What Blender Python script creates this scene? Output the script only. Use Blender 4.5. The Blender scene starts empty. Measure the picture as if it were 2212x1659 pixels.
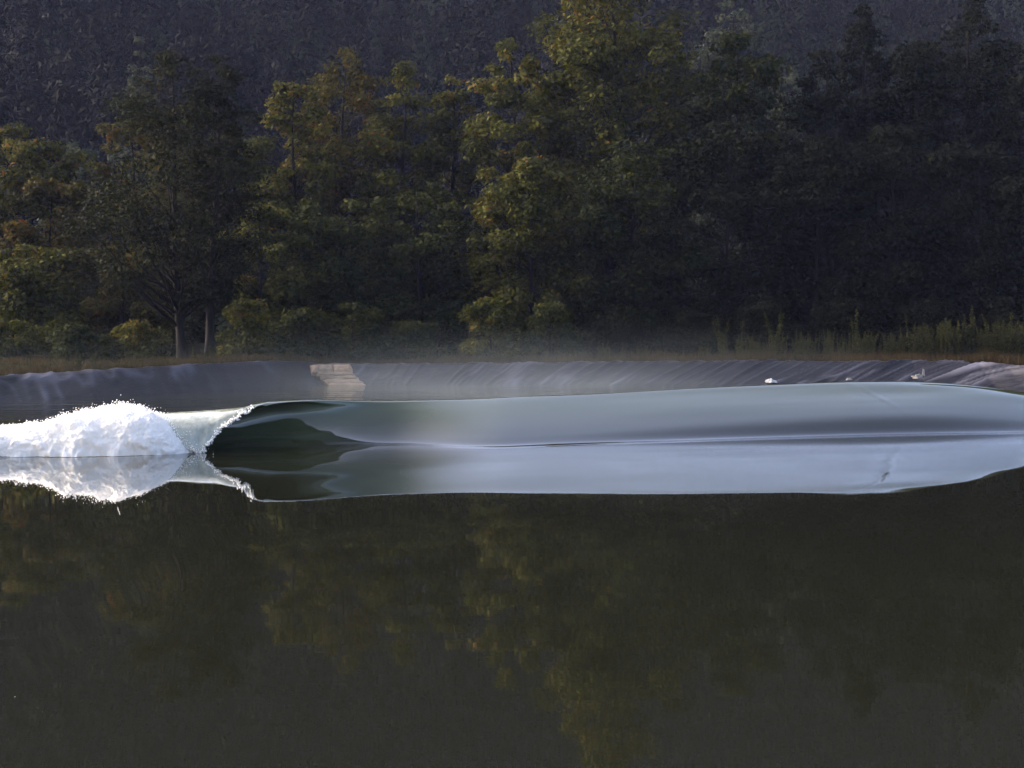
import bpy, bmesh, math, random
import numpy as np
from mathutils import Vector, noise

rng = np.random.default_rng(7)
random.seed(7)
S = bpy.context.scene
C = S.collection

# ------------------------------------------------------------ camera, sky, sun, exposure
CAM_H = 3.0
F = 3072.0          # focal length in units of a 2212 px wide picture
HZ = 700.0          # horizon row in that picture
cam = bpy.data.cameras.new('camera')
cam.lens = 50.0
cam.sensor_width = 36.0
cam.shift_y = -(829.5 - HZ) / 2212.0
cam.clip_start = 0.1
cam.clip_end = 4000.0
camo = bpy.data.objects.new('camera', cam)
camo.location = (0, 0, CAM_H)
camo.rotation_euler = (math.radians(90), 0, 0)
C.objects.link(camo)
S.camera = camo

SUN_EL = math.radians(22)
SUN_AZ = math.radians(-75)      # measured from +Y towards +X: behind the ridge ahead, a little to the left
W = bpy.data.worlds.new('World')
S.world = W
W.use_nodes = True
nt = W.node_tree
bg = nt.nodes['Background']
sky = nt.nodes.new('ShaderNodeTexSky')
sky.sky_type = 'NISHITA'
sky.sun_disc = False
sky.sun_elevation = SUN_EL
sky.sun_rotation = SUN_AZ
sky.air_density = 0.5
sky.dust_density = 6.0
sky.ozone_density = 0.6
nt.links.new(sky.outputs[0], bg.inputs[0])
bg.inputs[1].default_value = 0.15

sl = bpy.data.lights.new('sun', 'SUN')
sl.energy = 0.24
sl.angle = math.radians(10)
sl.color = (1.0, 0.93, 0.84)
so = bpy.data.objects.new('sun', sl)
sd = Vector((math.sin(SUN_AZ) * math.cos(SUN_EL), math.cos(SUN_AZ) * math.cos(SUN_EL), math.sin(SUN_EL)))
so.rotation_euler = sd.to_track_quat('Z', 'Y').to_euler()
so.location = sd * 100
C.objects.link(so)

S.view_settings.view_transform = 'Standard'
S.view_settings.look = 'None'
S.view_settings.exposure = 2.6
S.view_settings.gamma = 1.0
S.view_settings.use_curve_mapping = False
S.render.engine = 'CYCLES'
S.cycles.use_denoising = True
S.cycles.max_bounces = 8
S.cycles.transparent_max_bounces = 8
S.cycles.volume_bounces = 0
S.cycles.volume_step_rate = 1.0

# ------------------------------------------------------------ helpers
def at(px, Y):
    return (px - 1106.0) / F * Y

def zat(py, Y):
    return CAM_H - (py - HZ) / F * Y

def tag(o, label=None, cat=None, group=None, kind=None):
    if label: o['label'] = label
    if cat: o['category'] = cat
    if group: o['group'] = group
    if kind: o['kind'] = kind
    return o

def empty(name, loc):
    o = bpy.data.objects.new(name, None)
    o.empty_display_size = 0.3
    o.location = loc
    C.objects.link(o)
    return o

def mesh_obj(name, verts, faces, mat, parent=None, smooth=False, attrs=None, loc=None):
    """verts Nx3 array, faces Mxk int array (all the same size) or list of lists"""
    me = bpy.data.meshes.new(name)
    verts = np.asarray(verts, dtype=np.float32)
    if isinstance(faces, np.ndarray):
        m, k = faces.shape
        me.vertices.add(len(verts))
        me.vertices.foreach_set('co', verts.ravel())
        me.loops.add(m * k)
        me.loops.foreach_set('vertex_index', faces.astype(np.int32).ravel())
        me.polygons.add(m)
        me.polygons.foreach_set('loop_start', np.arange(0, m * k, k, dtype=np.int32))
        me.polygons.foreach_set('use_smooth', np.full(m, smooth, dtype=bool))
        me.update(calc_edges=True)
    else:
        me.from_pydata([tuple(v) for v in verts.tolist()], [], faces)
        me.polygons.foreach_set('use_smooth', [smooth] * len(me.polygons))
        me.update()
    if attrs:
        for an, (dom, typ, data) in attrs.items():
            a = me.attributes.new(an, typ, dom)
            a.data.foreach_set('value' if typ == 'FLOAT' else 'color', np.asarray(data, dtype=np.float32).ravel())
    me.materials.append(mat)
    o = bpy.data.objects.new(name, me)
    C.objects.link(o)
    if parent is not None:
        o.parent = parent
    if loc is not None:
        o.location = loc
    return o

def vnoise(x, y, scale, seed=0.0, octaves=3):
    """cheap smooth 2D value noise on numpy arrays, about -1..1"""
    out = np.zeros_like(x, dtype=float)
    amp, tot = 1.0, 0.0
    fx, fy = x / scale, y / scale
    for k in range(octaves):
        xi, yi = np.floor(fx), np.floor(fy)
        tx, ty = fx - xi, fy - yi
        tx, ty = tx * tx * (3 - 2 * tx), ty * ty * (3 - 2 * ty)
        def h(a, b):
            v = np.sin(a * 127.1 + b * 311.7 + seed * 17.3 + k * 9.1) * 43758.5453
            return (v - np.floor(v)) * 2 - 1
        v = (h(xi, yi) * (1 - tx) + h(xi + 1, yi) * tx) * (1 - ty) + (h(xi, yi + 1) * (1 - tx) + h(xi + 1, yi + 1) * tx) * ty
        out += amp * v
        tot += amp
        amp *= 0.5
        fx, fy = fx * 2.03 + 5.1, fy * 2.03 + 1.7
    return out / tot

class MT:
    """small material builder"""
    def __init__(s, name):
        s.m = bpy.data.materials.new(name)
        s.m.use_nodes = True
        s.t = s.m.node_tree
        s.b = s.t.nodes['Principled BSDF']
        s.out = s.t.nodes['Material Output']
    def n(s, typ, **kw):
        x = s.t.nodes.new(typ)
        for k, v in kw.items(): setattr(x, k, v)
        return x
    def l(s, a, b): s.t.links.new(a, b)
    def noise(s, scale, detail=3, rough=.5, vec=None, stretch=None):
        tc = s.n('ShaderNodeTexCoord')
        mp = s.n('ShaderNodeMapping')
        s.l(tc.outputs['Object'], mp.inputs[0])
        if stretch: mp.inputs['Scale'].default_value = stretch
        x = s.n('ShaderNodeTexNoise')
        x.inputs['Scale'].default_value = scale
        x.inputs['Detail'].default_value = detail
        x.inputs['Roughness'].default_value = rough
        s.l(mp.outputs[0], x.inputs['Vector'])
        return x
    def ramp(s, src, stops):
        r = s.n('ShaderNodeValToRGB')
        while len(r.color_ramp.elements) < len(stops): r.color_ramp.elements.new(.5)
        for e, (p, c) in zip(r.color_ramp.elements, stops):
            e.position = p
            e.color = (*c, 1)
        s.l(src, r.inputs[0])
        return r
    def bump(s, src, dist, strength=1.0):
        b = s.n('ShaderNodeBump')
        b.inputs['Distance'].default_value = dist
        b.inputs['Strength'].default_value = strength
        s.l(src, b.inputs['Height'])
        s.l(b.outputs[0], s.b.inputs['Normal'])
        return b

# ------------------------------------------------------------ materials
def mat_leaf(name, cols, transl=0.25):
    """leaf colour picked per leaf from the attribute 'tone'"""
    t = MT(name)
    a = t.n('ShaderNodeAttribute', attribute_name='tone')
    r = t.ramp(a.outputs['Fac'], cols)
    t.l(r.outputs[0], t.b.inputs['Base Color'])
    t.b.inputs['Roughness'].default_value = .8
    t.b.inputs['Specular IOR Level'].default_value = .05
    tr = t.n('ShaderNodeBsdfTranslucent')
    t.l(r.outputs[0], tr.inputs[0])
    mx = t.n('ShaderNodeMixShader')
    mx.inputs[0].default_value = transl
    t.l(t.b.outputs[0], mx.inputs[1]); t.l(tr.outputs[0], mx.inputs[2])
    t.l(mx.outputs[0], t.out.inputs['Surface'])
    return t.m

M = {}
M['olive'] = mat_leaf('leaf_olive', [(0, (0.0182, 0.0213, 0.0065)), (.4, (0.0421, 0.0454, 0.0097)), (.75, (0.0745, 0.0700, 0.0117)), (.92, (0.1103, 0.0779, 0.0130)), (1, (0.1297, 0.0584, 0.0130))])
M['autumn'] = mat_leaf('leaf_autumn', [(0, (0.0179, 0.0179, 0.0058)), (.4, (0.0411, 0.0390, 0.0095)), (.75, (0.0658, 0.0527, 0.0105)), (.9, (0.0949, 0.0527, 0.0105)), (1, (0.1107, 0.0395, 0.0105))])
M['green'] = mat_leaf('leaf_green', [(0, (0.0106, 0.0143, 0.0048)), (.5, (0.0238, 0.0285, 0.0075)), (.85, (0.0411, 0.0442, 0.0094)), (1, (0.0631, 0.0526, 0.0106))])
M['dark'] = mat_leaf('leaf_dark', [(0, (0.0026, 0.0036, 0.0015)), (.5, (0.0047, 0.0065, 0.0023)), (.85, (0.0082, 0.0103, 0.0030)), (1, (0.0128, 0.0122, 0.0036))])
M['alder'] = mat_leaf('leaf_alder', [(0, (0.0064, 0.0082, 0.0041)), (.5, (0.0118, 0.0145, 0.0059)), (.85, (0.0205, 0.0205, 0.0073)), (1, (0.0409, 0.0250, 0.0091))])
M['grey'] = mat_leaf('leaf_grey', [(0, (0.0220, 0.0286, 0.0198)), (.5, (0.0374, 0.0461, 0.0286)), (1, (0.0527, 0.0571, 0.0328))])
M['far'] = mat_leaf('leaf_far', [(0, (0.0017, 0.0023, 0.0015)), (.5, (0.0029, 0.0039, 0.0023)), (1, (0.0050, 0.0057, 0.0031))], .1)
M['far'].node_tree.nodes['Principled BSDF'].inputs['Specular IOR Level'].default_value = .05
M['weed'] = mat_leaf('weed_leaf', [(0, (0.0097, 0.0139, 0.0042)), (.5, (0.0222, 0.0263, 0.0070)), (.85, (0.0416, 0.0403, 0.0097)), (1, (0.0624, 0.0382, 0.0125))], .3)
M['dry'] = mat_leaf('dry_grass_blade', [(0, (0.0153, 0.0153, 0.0051)), (.35, (0.0289, 0.0229, 0.0085)), (.7, (0.0493, 0.0289, 0.0110)), (1, (0.0221, 0.0272, 0.0076))], .3)

t = MT('bark'); nz = t.noise(3, 4, .6, stretch=(4, 4, .7))
r = t.ramp(nz.outputs[0], [(.3, (.003, .0025, .002)), (.7, (.011, .009, .0075))])
t.l(r.outputs[0], t.b.inputs['Base Color']); t.b.inputs['Roughness'].default_value = .9; t.b.inputs['Specular IOR Level'].default_value = .1; t.bump(nz.outputs[0], .03); M['bark'] = t.m
t = MT('bark_pale'); nz = t.noise(3, 4, .6, stretch=(4, 4, .7))
r = t.ramp(nz.outputs[0], [(.3, (.006, .005, .0045)), (.7, (.018, .0155, .013))])
t.l(r.outputs[0], t.b.inputs['Base Color']); t.b.inputs['Roughness'].default_value = .9; t.b.inputs['Specular IOR Level'].default_value = .1; t.bump(nz.outputs[0], .03); M['bark_pale'] = t.m

t = MT('soil'); nz = t.noise(.6, 6, .6)
r = t.ramp(nz.outputs[0], [(.3, (.007, .008, .003)), (.5, (.013, .012, .005)), (.7, (.02, .015, .006))])
t.l(r.outputs[0], t.b.inputs['Base Color']); t.b.inputs['Roughness'].default_value = 1; t.b.inputs['Specular IOR Level'].default_value = 0; t.bump(nz.outputs[0], .15); M['soil'] = t.m
t = MT('hill_soil'); nz = t.noise(.05, 6, .6)
r = t.ramp(nz.outputs[0], [(.3, (.012, .016, .010)), (.7, (.03, .036, .018))])
t.l(r.outputs[0], t.b.inputs['Base Color']); t.b.inputs['Roughness'].default_value = 1; t.b.inputs['Specular IOR Level'].default_value = 0; M['hill'] = t.m

# pool liner: black plastic sheet, mottled, with sky highlights painted along the folds
t = MT('liner'); nz = t.noise(1.2, 6, .6, stretch=(1, 1, 2))
r = t.ramp(nz.outputs[0], [(.35, (.005, .005, .009)), (.6, (.009, .009, .0135)), (.8, (.022, .021, .028))])
fa = t.n('ShaderNodeAttribute', attribute_name='fold_sheen')
mf = t.n('ShaderNodeMix', data_type='RGBA'); mf.inputs[7].default_value = (.085, .085, .11, 1)  # lighter base colour stands in for sky sheen on the ridges
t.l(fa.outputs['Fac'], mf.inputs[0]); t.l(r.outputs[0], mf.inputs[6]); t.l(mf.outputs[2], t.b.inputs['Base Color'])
rr = t.ramp(nz.outputs[0], [(.3, (.34,) * 3), (.7, (.55,) * 3)])
t.l(rr.outputs[0], t.b.inputs['Roughness']); t.b.inputs['Specular IOR Level'].default_value = .06
n2 = t.noise(5, 4, .6); t.bump(n2.outputs[0], .03, .6); M['liner'] = t.m

t = MT('sandstone'); nz = t.noise(2.2, 6, .65, stretch=(.6, 1, 3))
r = t.ramp(nz.outputs[0], [(.3, (.11, .070, .038)), (.5, (.20, .135, .080)), (.7, (.27, .19, .12))])
t.l(r.outputs[0], t.b.inputs['Base Color']); t.b.inputs['Roughness'].default_value = .9; t.bump(nz.outputs[0], .06); M['stone'] = t.m

t = MT('white_foam'); nz = t.noise(9, 5, .7)
t.b.inputs['Base Color'].default_value = (.98, .955, .91, 1)
t.b.inputs['Roughness'].default_value = .8
t.b.inputs['Subsurface Weight'].default_value = .0
t.bump(nz.outputs[0], .03, .6)
tr = t.n('ShaderNodeBsdfTranslucent'); tr.inputs[0].default_value = (.97, .95, .92, 1)
mx = t.n('ShaderNodeMixShader'); mx.inputs[0].default_value = .3
t.l(t.b.outputs[0], mx.inputs[1]); t.l(tr.outputs[0], mx.inputs[2]); t.l(mx.outputs[0], t.out.inputs['Surface']); M['foam'] = t.m
t = MT('droplet'); t.b.inputs['Base Color'].default_value = (.98, .96, .92, 1); t.b.inputs['Roughness'].default_value = .4
tr = t.n('ShaderNodeBsdfTranslucent'); tr.inputs[0].default_value = (.95, .95, .95, 1)
mx = t.n('ShaderNodeMixShader'); mx.inputs[0].default_value = .4
t.l(t.b.outputs[0], mx.inputs[1]); t.l(tr.outputs[0], mx.inputs[2]); t.l(mx.outputs[0], t.out.inputs['Surface']); M['drop'] = t.m
t = MT('white_scrap'); t.b.inputs['Base Color'].default_value = (.42, .41, .40, 1); t.b.inputs['Roughness'].default_value = .7; M['scrap'] = t.m
t = MT('dull_scrap'); t.b.inputs['Base Color'].default_value = (.17, .16, .145, 1); t.b.inputs['Roughness'].default_value = .8; M['dull'] = t.m

# water: murky green body under a Fresnel surface; attributes give ripple strength, aeration and a painted glow in the wave
t = MT('pool_water')
af = t.n('ShaderNodeAttribute', attribute_name='foam')
ar = t.n('ShaderNodeAttribute', attribute_name='ripple')
fn = t.noise(6, 5, .65, stretch=(1, 1, .5))
mul = t.n('ShaderNodeMath', operation='MULTIPLY'); t.l(af.outputs['Fac'], mul.inputs[0])
fr = t.n('ShaderNodeMapRange'); fr.inputs[1].default_value = .3; fr.inputs[2].default_value = .7; fr.inputs[3].default_value = .5; fr.inputs[4].default_value = 1.3
t.l(fn.outputs[0], fr.inputs[0]); t.l(fr.outputs[0], mul.inputs[1])
mc = t.n('ShaderNodeMix', data_type='RGBA')
ab = t.n('ShaderNodeAttribute', attribute_name='thin')
mb = t.n('ShaderNodeMix', data_type='RGBA')
mb.inputs[6].default_value = (.0076, .0082, .0048, 1)
mb.inputs[7].default_value = (.050, .060, .030, 1)  # lighter body colour imitates light coming through the wave
t.l(ab.outputs['Fac'], mb.inputs[0]); t.l(mb.outputs[2], mc.inputs[6])
mc.inputs[7].default_value = (.50, .52, .44, 1)
mul.use_clamp = True
t.l(mul.outputs[0], mc.inputs[0]); t.l(mc.outputs[2], t.b.inputs['Base Color'])
t.b.inputs['IOR'].default_value = 1.65
t.b.inputs['Roughness'].default_value = .006
n1 = t.noise(1.6, 4, .55, stretch=(.35, 1.6, 1))
n2 = t.noise(9, 3, .5, stretch=(.5, 1.4, 1))
ad = t.n('ShaderNodeMath', operation='MULTIPLY_ADD'); ad.inputs[1].default_value = .25
t.l(n2.outputs[0], ad.inputs[0]); t.l(n1.outputs[0], ad.inputs[2])
n3_ = t.noise(.55, 2, .5, stretch=(.16, 1.5, 1))
ad2 = t.n('ShaderNodeMath', operation='MULTIPLY_ADD'); ad2.inputs[1].default_value = 5.0; t.l(n3_.outputs[0], ad2.inputs[0]); t.l(ad.outputs[0], ad2.inputs[2])
mm = t.n('ShaderNodeMath', operation='MULTIPLY'); t.l(ad2.outputs[0], mm.inputs[0]); t.l(ar.outputs['Fac'], mm.inputs[1])
t.bump(mm.outputs[0], .0005, 1.0)
M['water'] = t.m

# ------------------------------------------------------------ pool outline
SHORE = np.array([  # picture column, waterline row, bank-top row
    (-900, 925, 850), (-500, 900, 832), (-200, 878, 818), (0, 864, 808), (200, 856, 797), (400, 847, 785), (600, 836, 776), (645, 832, 777),
    (700, 829, 783), (790, 828, 784), (1000, 829, 783), (1400, 829, 779), (1720, 830, 778), (2000, 832, 779), (2150, 836, 783), (2212, 839, 790),
    (2400, 852, 805), (2700, 880, 835), (3200, 930, 880)], float)
sy = CAM_H * F / (SHORE[:, 1] - HZ)
sx = (SHORE[:, 0] - 1106) / F * sy
ty_ = sy + 2.6
tz_ = CAM_H - (SHORE[:, 2] - HZ) / F * ty_
tx_ = (SHORE[:, 0] - 1106) / F * ty_
def shore_y(x): return np.interp(x, sx, sy)
def top_z(x): return np.interp(x, tx_, tz_)

# ------------------------------------------------------------ ground and hill
gx = np.concatenate([np.linspace(-420, -60, 30), np.linspace(-58, 58, 150), np.linspace(60, 420, 30)])
gy = np.concatenate([np.linspace(-60, 2, 12), np.linspace(3, 50, 14), np.linspace(51, 90, 90), np.linspace(92, 186, 40)])
GX, GY = np.meshgrid(gx, gy)
def ground_z(x, y):
    d = y - shore_y(x)
    tz = top_z(x)
    bank = np.clip(d / 2.6, -1.2, 1) * tz - 0.45
    inside = np.where(d < 0, np.maximum(bank, -1.3), bank)
    z = np.where(d > 2.6, tz - 0.10 - .35 * np.clip(1 - (d - 2.6) / .8, 0, 1) * (d < 3.4) + np.clip((y - shore_y(x) - 2.6) / 120, 0, 1) * 1.5 + .06 * vnoise(x, y, 3.0, 2), inside)
    near = np.clip((4.5 - y) / 3.0, 0, 1)
    z = z * (1 - near) + near * 1.2
    return z
GZ = ground_z(GX, GY)
def grid_faces(nr, nc):
    i = np.arange(nr - 1)[:, None] * nc + np.arange(nc - 1)[None, :]
    return np.stack([i, i + 1, i + nc + 1, i + nc], -1).reshape(-1, 4)
g = mesh_obj('ground', np.stack([GX, GY, GZ], -1).reshape(-1, 3), grid_faces(*GX.shape), M['soil'], smooth=True)
tag(g, kind='structure')

def hill_z(x, y):
    base = 150 + 20 * np.sin(x / 150.0 + 1.0) - np.abs(x) * .12
    d = np.maximum(y - base, 0)
    top = 310 + 20 * vnoise(x, y * 0, 160, 5)
    z = 1.2 + top * (1 - np.exp(-d * .62 / top)) + 5 * vnoise(x, y, 45, 3) * np.clip(d / 60, 0, 1)
    return z
hx = np.linspace(-520, 520, 120); hy = np.linspace(120, 900, 90)
HX, HY = np.meshgrid(hx, hy)
HZZ = hill_z(HX, HY) - .3
h = mesh_obj('hill', np.stack([HX, HY, HZZ], -1).reshape(-1, 3), grid_faces(*HX.shape), M['hill'], smooth=True)
tag(h, kind='structure')

# ------------------------------------------------------------ water with the wave
YC = [(-70, 22), (-30, 29.5), (-12, 32.8), (-7, 34.2), (-5, 35.0), (-3, 36.0), (0, 37.35), (5, 39.3), (10.6, 41.0), (15, 42.0), (30, 45), (70, 52)]
def yc(x):
    a = np.array(YC); xs, ys = a[:, 0], a[:, 1]
    return herm(xs, ys, x)
def herm(xs, ys, x):
    xs = np.asarray(xs, float); ys = np.asarray(ys, float); x = np.asarray(x, float)
    sh = ys.shape[1:]
    d = np.diff(ys, axis=0) / np.diff(xs).reshape(-1, *([1] * len(sh)))
    m = np.zeros_like(ys)
    m[0], m[-1] = d[0], d[-1]
    h = np.diff(xs)
    for i in range(1, len(xs) - 1):
        w1, w2 = h[i], h[i - 1]
        mi = (d[i - 1] * w1 + d[i] * w2) / (w1 + w2)
        # limit to keep it monotone where the data are
        lim = 3 * np.minimum(np.abs(d[i - 1]), np.abs(d[i]))
        same = (d[i - 1] * d[i]) > 0
        m[i] = np.where(same, np.sign(mi) * np.minimum(np.abs(mi), lim), 0)
    k = np.clip(np.searchsorted(xs, x) - 1, 0, len(xs) - 2)
    hh = h[k]; t = np.clip((x - xs[k]) / hh, 0, 1)
    if sh:
        t = t.reshape(-1, *([1] * len(sh))); hh = hh.reshape(-1, *([1] * len(sh)))
    return ((2 * t**3 - 3 * t**2 + 1) * ys[k] + (t**3 - 2 * t**2 + t) * hh * m[k] + (-2 * t**3 + 3 * t**2) * ys[k + 1] + (t**3 - t**2) * hh * m[k + 1])

crest = [(380, 892), (440, 889), (520, 880), (575, 868), (650, 865), (850, 867), (1000, 863), (1100, 858), (1300, 850), (1500, 839), (1700, 830), (1850, 824.5), (1950, 824), (2050, 828), (2212, 847), (2330, 870), (2500, 900)]
cx, cz = [], []
for px, py in crest:
    X = 0.0
    for _ in range(20): X = (px - 1106) / F * float(yc(np.array([X]))[0])
    Y = float(yc(np.array([X]))[0])
    cx.append(X); cz.append(zat(py, Y))
cx = [-70, -25, -10.5] + cx + [cx[-1] + 6, 70]
cz = [.15, .35, .72] + cz + [.08, 0.0]

#            0 is the near bank, 18 the far bank; (distance from the crest, height in crest heights)
def left_key(mid, curl, back=None, dip=.2):
    fg = [(-17, .004 * dip), (-14, -.010 * dip), (-11.5, -.035 * dip), (-9.5, -.048 * dip), (-8, -.036 * dip), (-6.5, -.012 * dip), (-5, .004 * dip), (-3.8, .008 * dip)]
    return fg + mid + curl + (back or [(.9, .93), (1.9, .66), (3.2, .28), (5.5, .03)])
def right_key(zs, H):
    qs = [-17, -14, -11.5, -9.5, -8, -7, -6.2, -5.5, -4.8, -4.1, -3.4, -2.8, -2.2, -1.6, -1]
    k = [(a, b / H) for a, b in zip(qs, zs)]
    f = zs[-1] / H
    return k + [(-.5, 1 - (1 - zs[15] / H)), (-.28, 1 - (1 - zs[15] / H) * .45), (-.12, .995), (0.03, 1), (.9, .93), (2.0, .62), (3.6, .20), (6.2, .01)]
KEYS = {
 -60: left_key([(-2.4, 0), (-1.6, 0), (-.9, .0), (-.7, .1), (-.6, .25), (-.5, .4), (-.35, .5)], [(-.2, .62), (-.05, .72), (.1, .85), (.4, 1)], [(1.1, .9), (2.0, .6), (3.2, .28), (5.5, .03)]),
 -9: left_key([(-2.4, 0), (-1.6, 0), (-.9, .0), (-.7, .1), (-.6, .25), (-.5, .4), (-.35, .5)], [(-.2, .62), (-.05, .74), (.1, .85), (.35, 1)], [(1.1, .9), (2.0, .6), (3.2, .28), (5.5, .03)]),
 -8.1: left_key([(-2.5, 0), (-1.7, 0), (-1.2, .0), (-1.1, .02), (-1.05, .12), (-1.0, .25), (-.95, .38)], [(-.88, .5), (-.78, .62), (-.6, .78), (.1, 1)]),
 -7.3: left_key([(-2.6, 0), (-1.7, .0), (-1.0, .02), (-.45, .06), (-.05, .18), (.24, .42), (.25, .66)], [(-.35, .80), (-1.10, .0), (-.92, .66), (-.1, 1)]),
 -6.75: left_key([(-2.6, 0), (-1.7, .0), (-1.0, .03), (-.45, .09), (0, .2), (.3, .45), (.3, .74)], [(-.25, .91), (-.95, .60), (-.70, .88), (0, 1)]),
 -6.3: left_key([(-2.6, 0), (-1.8, .0), (-1.1, .03), (-.5, .09), (0, .22), (.31, .46), (.35, .76)], [(-.05, .95), (-.65, .86), (-.44, .97), (.1, 1)], dip=0.4),
 -5.8: left_key([(-2.7, 0), (-1.9, .0), (-1.2, .03), (-.6, .09), (-.1, .22), (.24, .46), (.34, .75)], [(.08, .95), (-.30, .95), (-.17, .99), (.2, 1)], dip=0.45),
 -5.1: left_key([(-2.8, 0), (-2.1, .01), (-1.4, .05), (-.8, .13), (-.3, .28), (.03, .48), (.2, .71)], [(.14, .91), (-.02, .975), (.03, .995), (.2, 1)], dip=0.5),
 -4.4: left_key([(-2.5, .03), (-1.75, .07), (-1.15, .14), (-.7, .24), (-.34, .38), (-.10, .55), (.03, .71)], [(.07, .85), (.06, .93), (.08, .98), (.18, 1)], dip=0.6),
 -3.0: [(-17.0, 0.0258), (-14.0, 0.0006), (-11.5, -0.0204), (-9.5, -0.0362), (-8.0, -0.0409), (-6.5, -0.0197), (-5.0, 0.0057), (-3.8, 0.0264), (-2.6, 0.0531), (-1.9, 0.0688), (-1.35, 0.0812), (-0.9, 0.2547), (-0.55, 0.4739), (-0.31, 0.6803), (-0.16, 0.824), (-0.07, 0.9017), (-0.02, 0.94), (0.04, 0.98), (0.16, 1.0), (0.9, 0.93), (1.9, 0.66), (3.2, 0.28), (5.5, 0.03)],
 -.07: [(-17.0, 0.0282), (-14.0, 0.0015), (-11.5, -0.0285), (-9.5, -0.0458), (-8.0, -0.035), (-7.0, -0.0157), (-6.2, 0.0068), (-5.5, 0.0274), (-4.8, 0.0474), (-4.1, 0.0674), (-3.4, 0.089), (-2.8, 0.2425), (-2.2, 0.4115), (-1.6, 0.5797), (-1.0, 0.7565), (-0.5, 0.9029), (-0.28, 0.9608), (-0.12, 0.995), (0.03, 1.0), (0.9, 0.93), (2.0, 0.62), (3.6, 0.2), (6.2, 0.01)],
 5.04: [(-17.0, 0.0305), (-14.0, -0.0034), (-11.5, -0.0359), (-9.5, -0.0417), (-8.0, -0.029), (-7.0, -0.011), (-6.2, 0.0069), (-5.5, 0.028), (-4.8, 0.049), (-4.1, 0.0702), (-3.4, 0.0916), (-2.8, 0.3009), (-2.2, 0.4659), (-1.6, 0.6286), (-1.0, 0.7775), (-0.5, 0.8988), (-0.28, 0.9588), (-0.12, 0.995), (0.03, 1.0), (0.9, 0.93), (2.0, 0.62), (3.6, 0.2), (6.2, 0.01)],
 10.6: [(-17.0, 0.0132), (-14.0, -0.0082), (-11.5, -0.0261), (-9.5, -0.034), (-8.0, -0.0243), (-7.0, -0.0089), (-6.2, 0.0087), (-5.5, 0.0298), (-4.8, 0.0508), (-4.1, 0.0712), (-3.4, 0.0915), (-2.8, 0.3581), (-2.2, 0.5182), (-1.6, 0.6535), (-1.0, 0.7813), (-0.5, 0.9197), (-0.28, 0.9691), (-0.12, 0.995), (0.03, 1.0), (0.9, 0.93), (2.0, 0.62), (3.6, 0.2), (6.2, 0.01)],
 15.2: [(-17.0, -0.0052), (-14.0, -0.0126), (-11.5, -0.0188), (-9.5, -0.0238), (-8.0, -0.0222), (-7.0, -0.0069), (-6.2, 0.014), (-5.5, 0.0329), (-4.8, 0.0519), (-4.1, 0.071), (-3.4, 0.0902), (-2.8, 0.294), (-2.2, 0.49), (-1.6, 0.6782), (-1.0, 0.8733), (-0.5, 0.961), (-0.28, 0.9663), (-0.12, 0.995), (0.03, 1.0), (0.9, 0.93), (2.0, 0.62), (3.6, 0.2), (6.2, 0.01)],
 60: right_key([0, 0, 0, .011, .045, .075, .10, .125, .17, .25, .38, .55, .73, .90, 1.08, 1.24], 1.338),
}
kx = sorted(KEYS)
KA = np.array([KEYS[k] for k in kx], float)              # keys x 23 x 2
cols = np.concatenate([np.linspace(-62, -14, 50)[:-1], np.linspace(-14, -8, 40)[:-1], np.linspace(-8, -4, 130)[:-1], np.linspace(-4, 18, 180)[:-1], np.linspace(18, 62, 60)])
P = herm(kx, KA, cols)                                    # cols x 23 x 2
Hc = herm(cx, cz, cols)
Yc_ = yc(cols)
# the edge of the falling lip is ragged
jag = vnoise(cols, cols * 0, .10, 3, 3)
lipw = np.clip((-5.7 - cols) / .5, 0, 1) * np.clip((cols + 7.6) / .3, 0, 1)
P[:, 16, 1] += jag * .075 * lipw
P[:, 16, 0] += vnoise(cols, cols * 0, .17, 5, 2) * .07 * lipw
P[:, :, 1] *= Hc[:, None]
P[:, :, 0] += Yc_[:, None]
near = np.stack([np.full_like(cols, 3.0), np.zeros_like(cols)], -1)[:, None, :]
far = np.stack([np.full_like(cols, 90.0), np.zeros_like(cols)], -1)[:, None, :]
P = np.concatenate([near, P, far], 1)                     # cols x 25 x 2
seg_n = [24, 8, 8, 6, 5, 5, 5, 5, 5, 5, 5, 6, 7, 8, 8, 8, 8, 7, 5, 6, 7, 7, 6, 40]
def cr(P, seg_n):
    n = P.shape[1]
    ext = np.concatenate([2 * P[:, :1] - P[:, 1:2], P, 2 * P[:, -1:] - P[:, -2:-1]], 1)
    rows, par = [], []
    for s in range(n - 1):
        p0, p1, p2, p3 = ext[:, s], ext[:, s + 1], ext[:, s + 2], ext[:, s + 3]
        def dt(a, b): return np.maximum(np.linalg.norm(b - a, axis=-1) ** .5, 1e-4)[:, None]
        t0 = 0.0; t1 = dt(p0, p1); t2 = t1 + dt(p1, p2); t3 = t2 + dt(p2, p3)
        m = seg_n[s]
        for k in range(m + (1 if s == n - 2 else 0)):
            t = t1 + (t2 - t1) * (k / m)
            A1 = (t1 - t) / t1 * p0 + t / t1 * p1
            A2 = (t2 - t) / (t2 - t1) * p1 + (t - t1) / (t2 - t1) * p2
            A3 = (t3 - t) / (t3 - t2) * p2 + (t - t2) / (t3 - t2) * p3
            B1 = (t2 - t) / t2 * A1 + t / t2 * A2
            B2 = (t3 - t) / (t3 - t1) * A2 + (t - t1) / (t3 - t1) * A3
            rows.append((t2 - t) / (t2 - t1) * B1 + (t - t1) / (t2 - t1) * B2)
            par.append(s + k / m)
    return np.stack(rows, 0), np.array(par)               # rows x cols x 2
R, par = cr(P, seg_n)
WX = np.broadcast_to(cols, R.shape[:2]).copy()
WY, WZ = R[..., 0], R[..., 1].copy()
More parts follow.
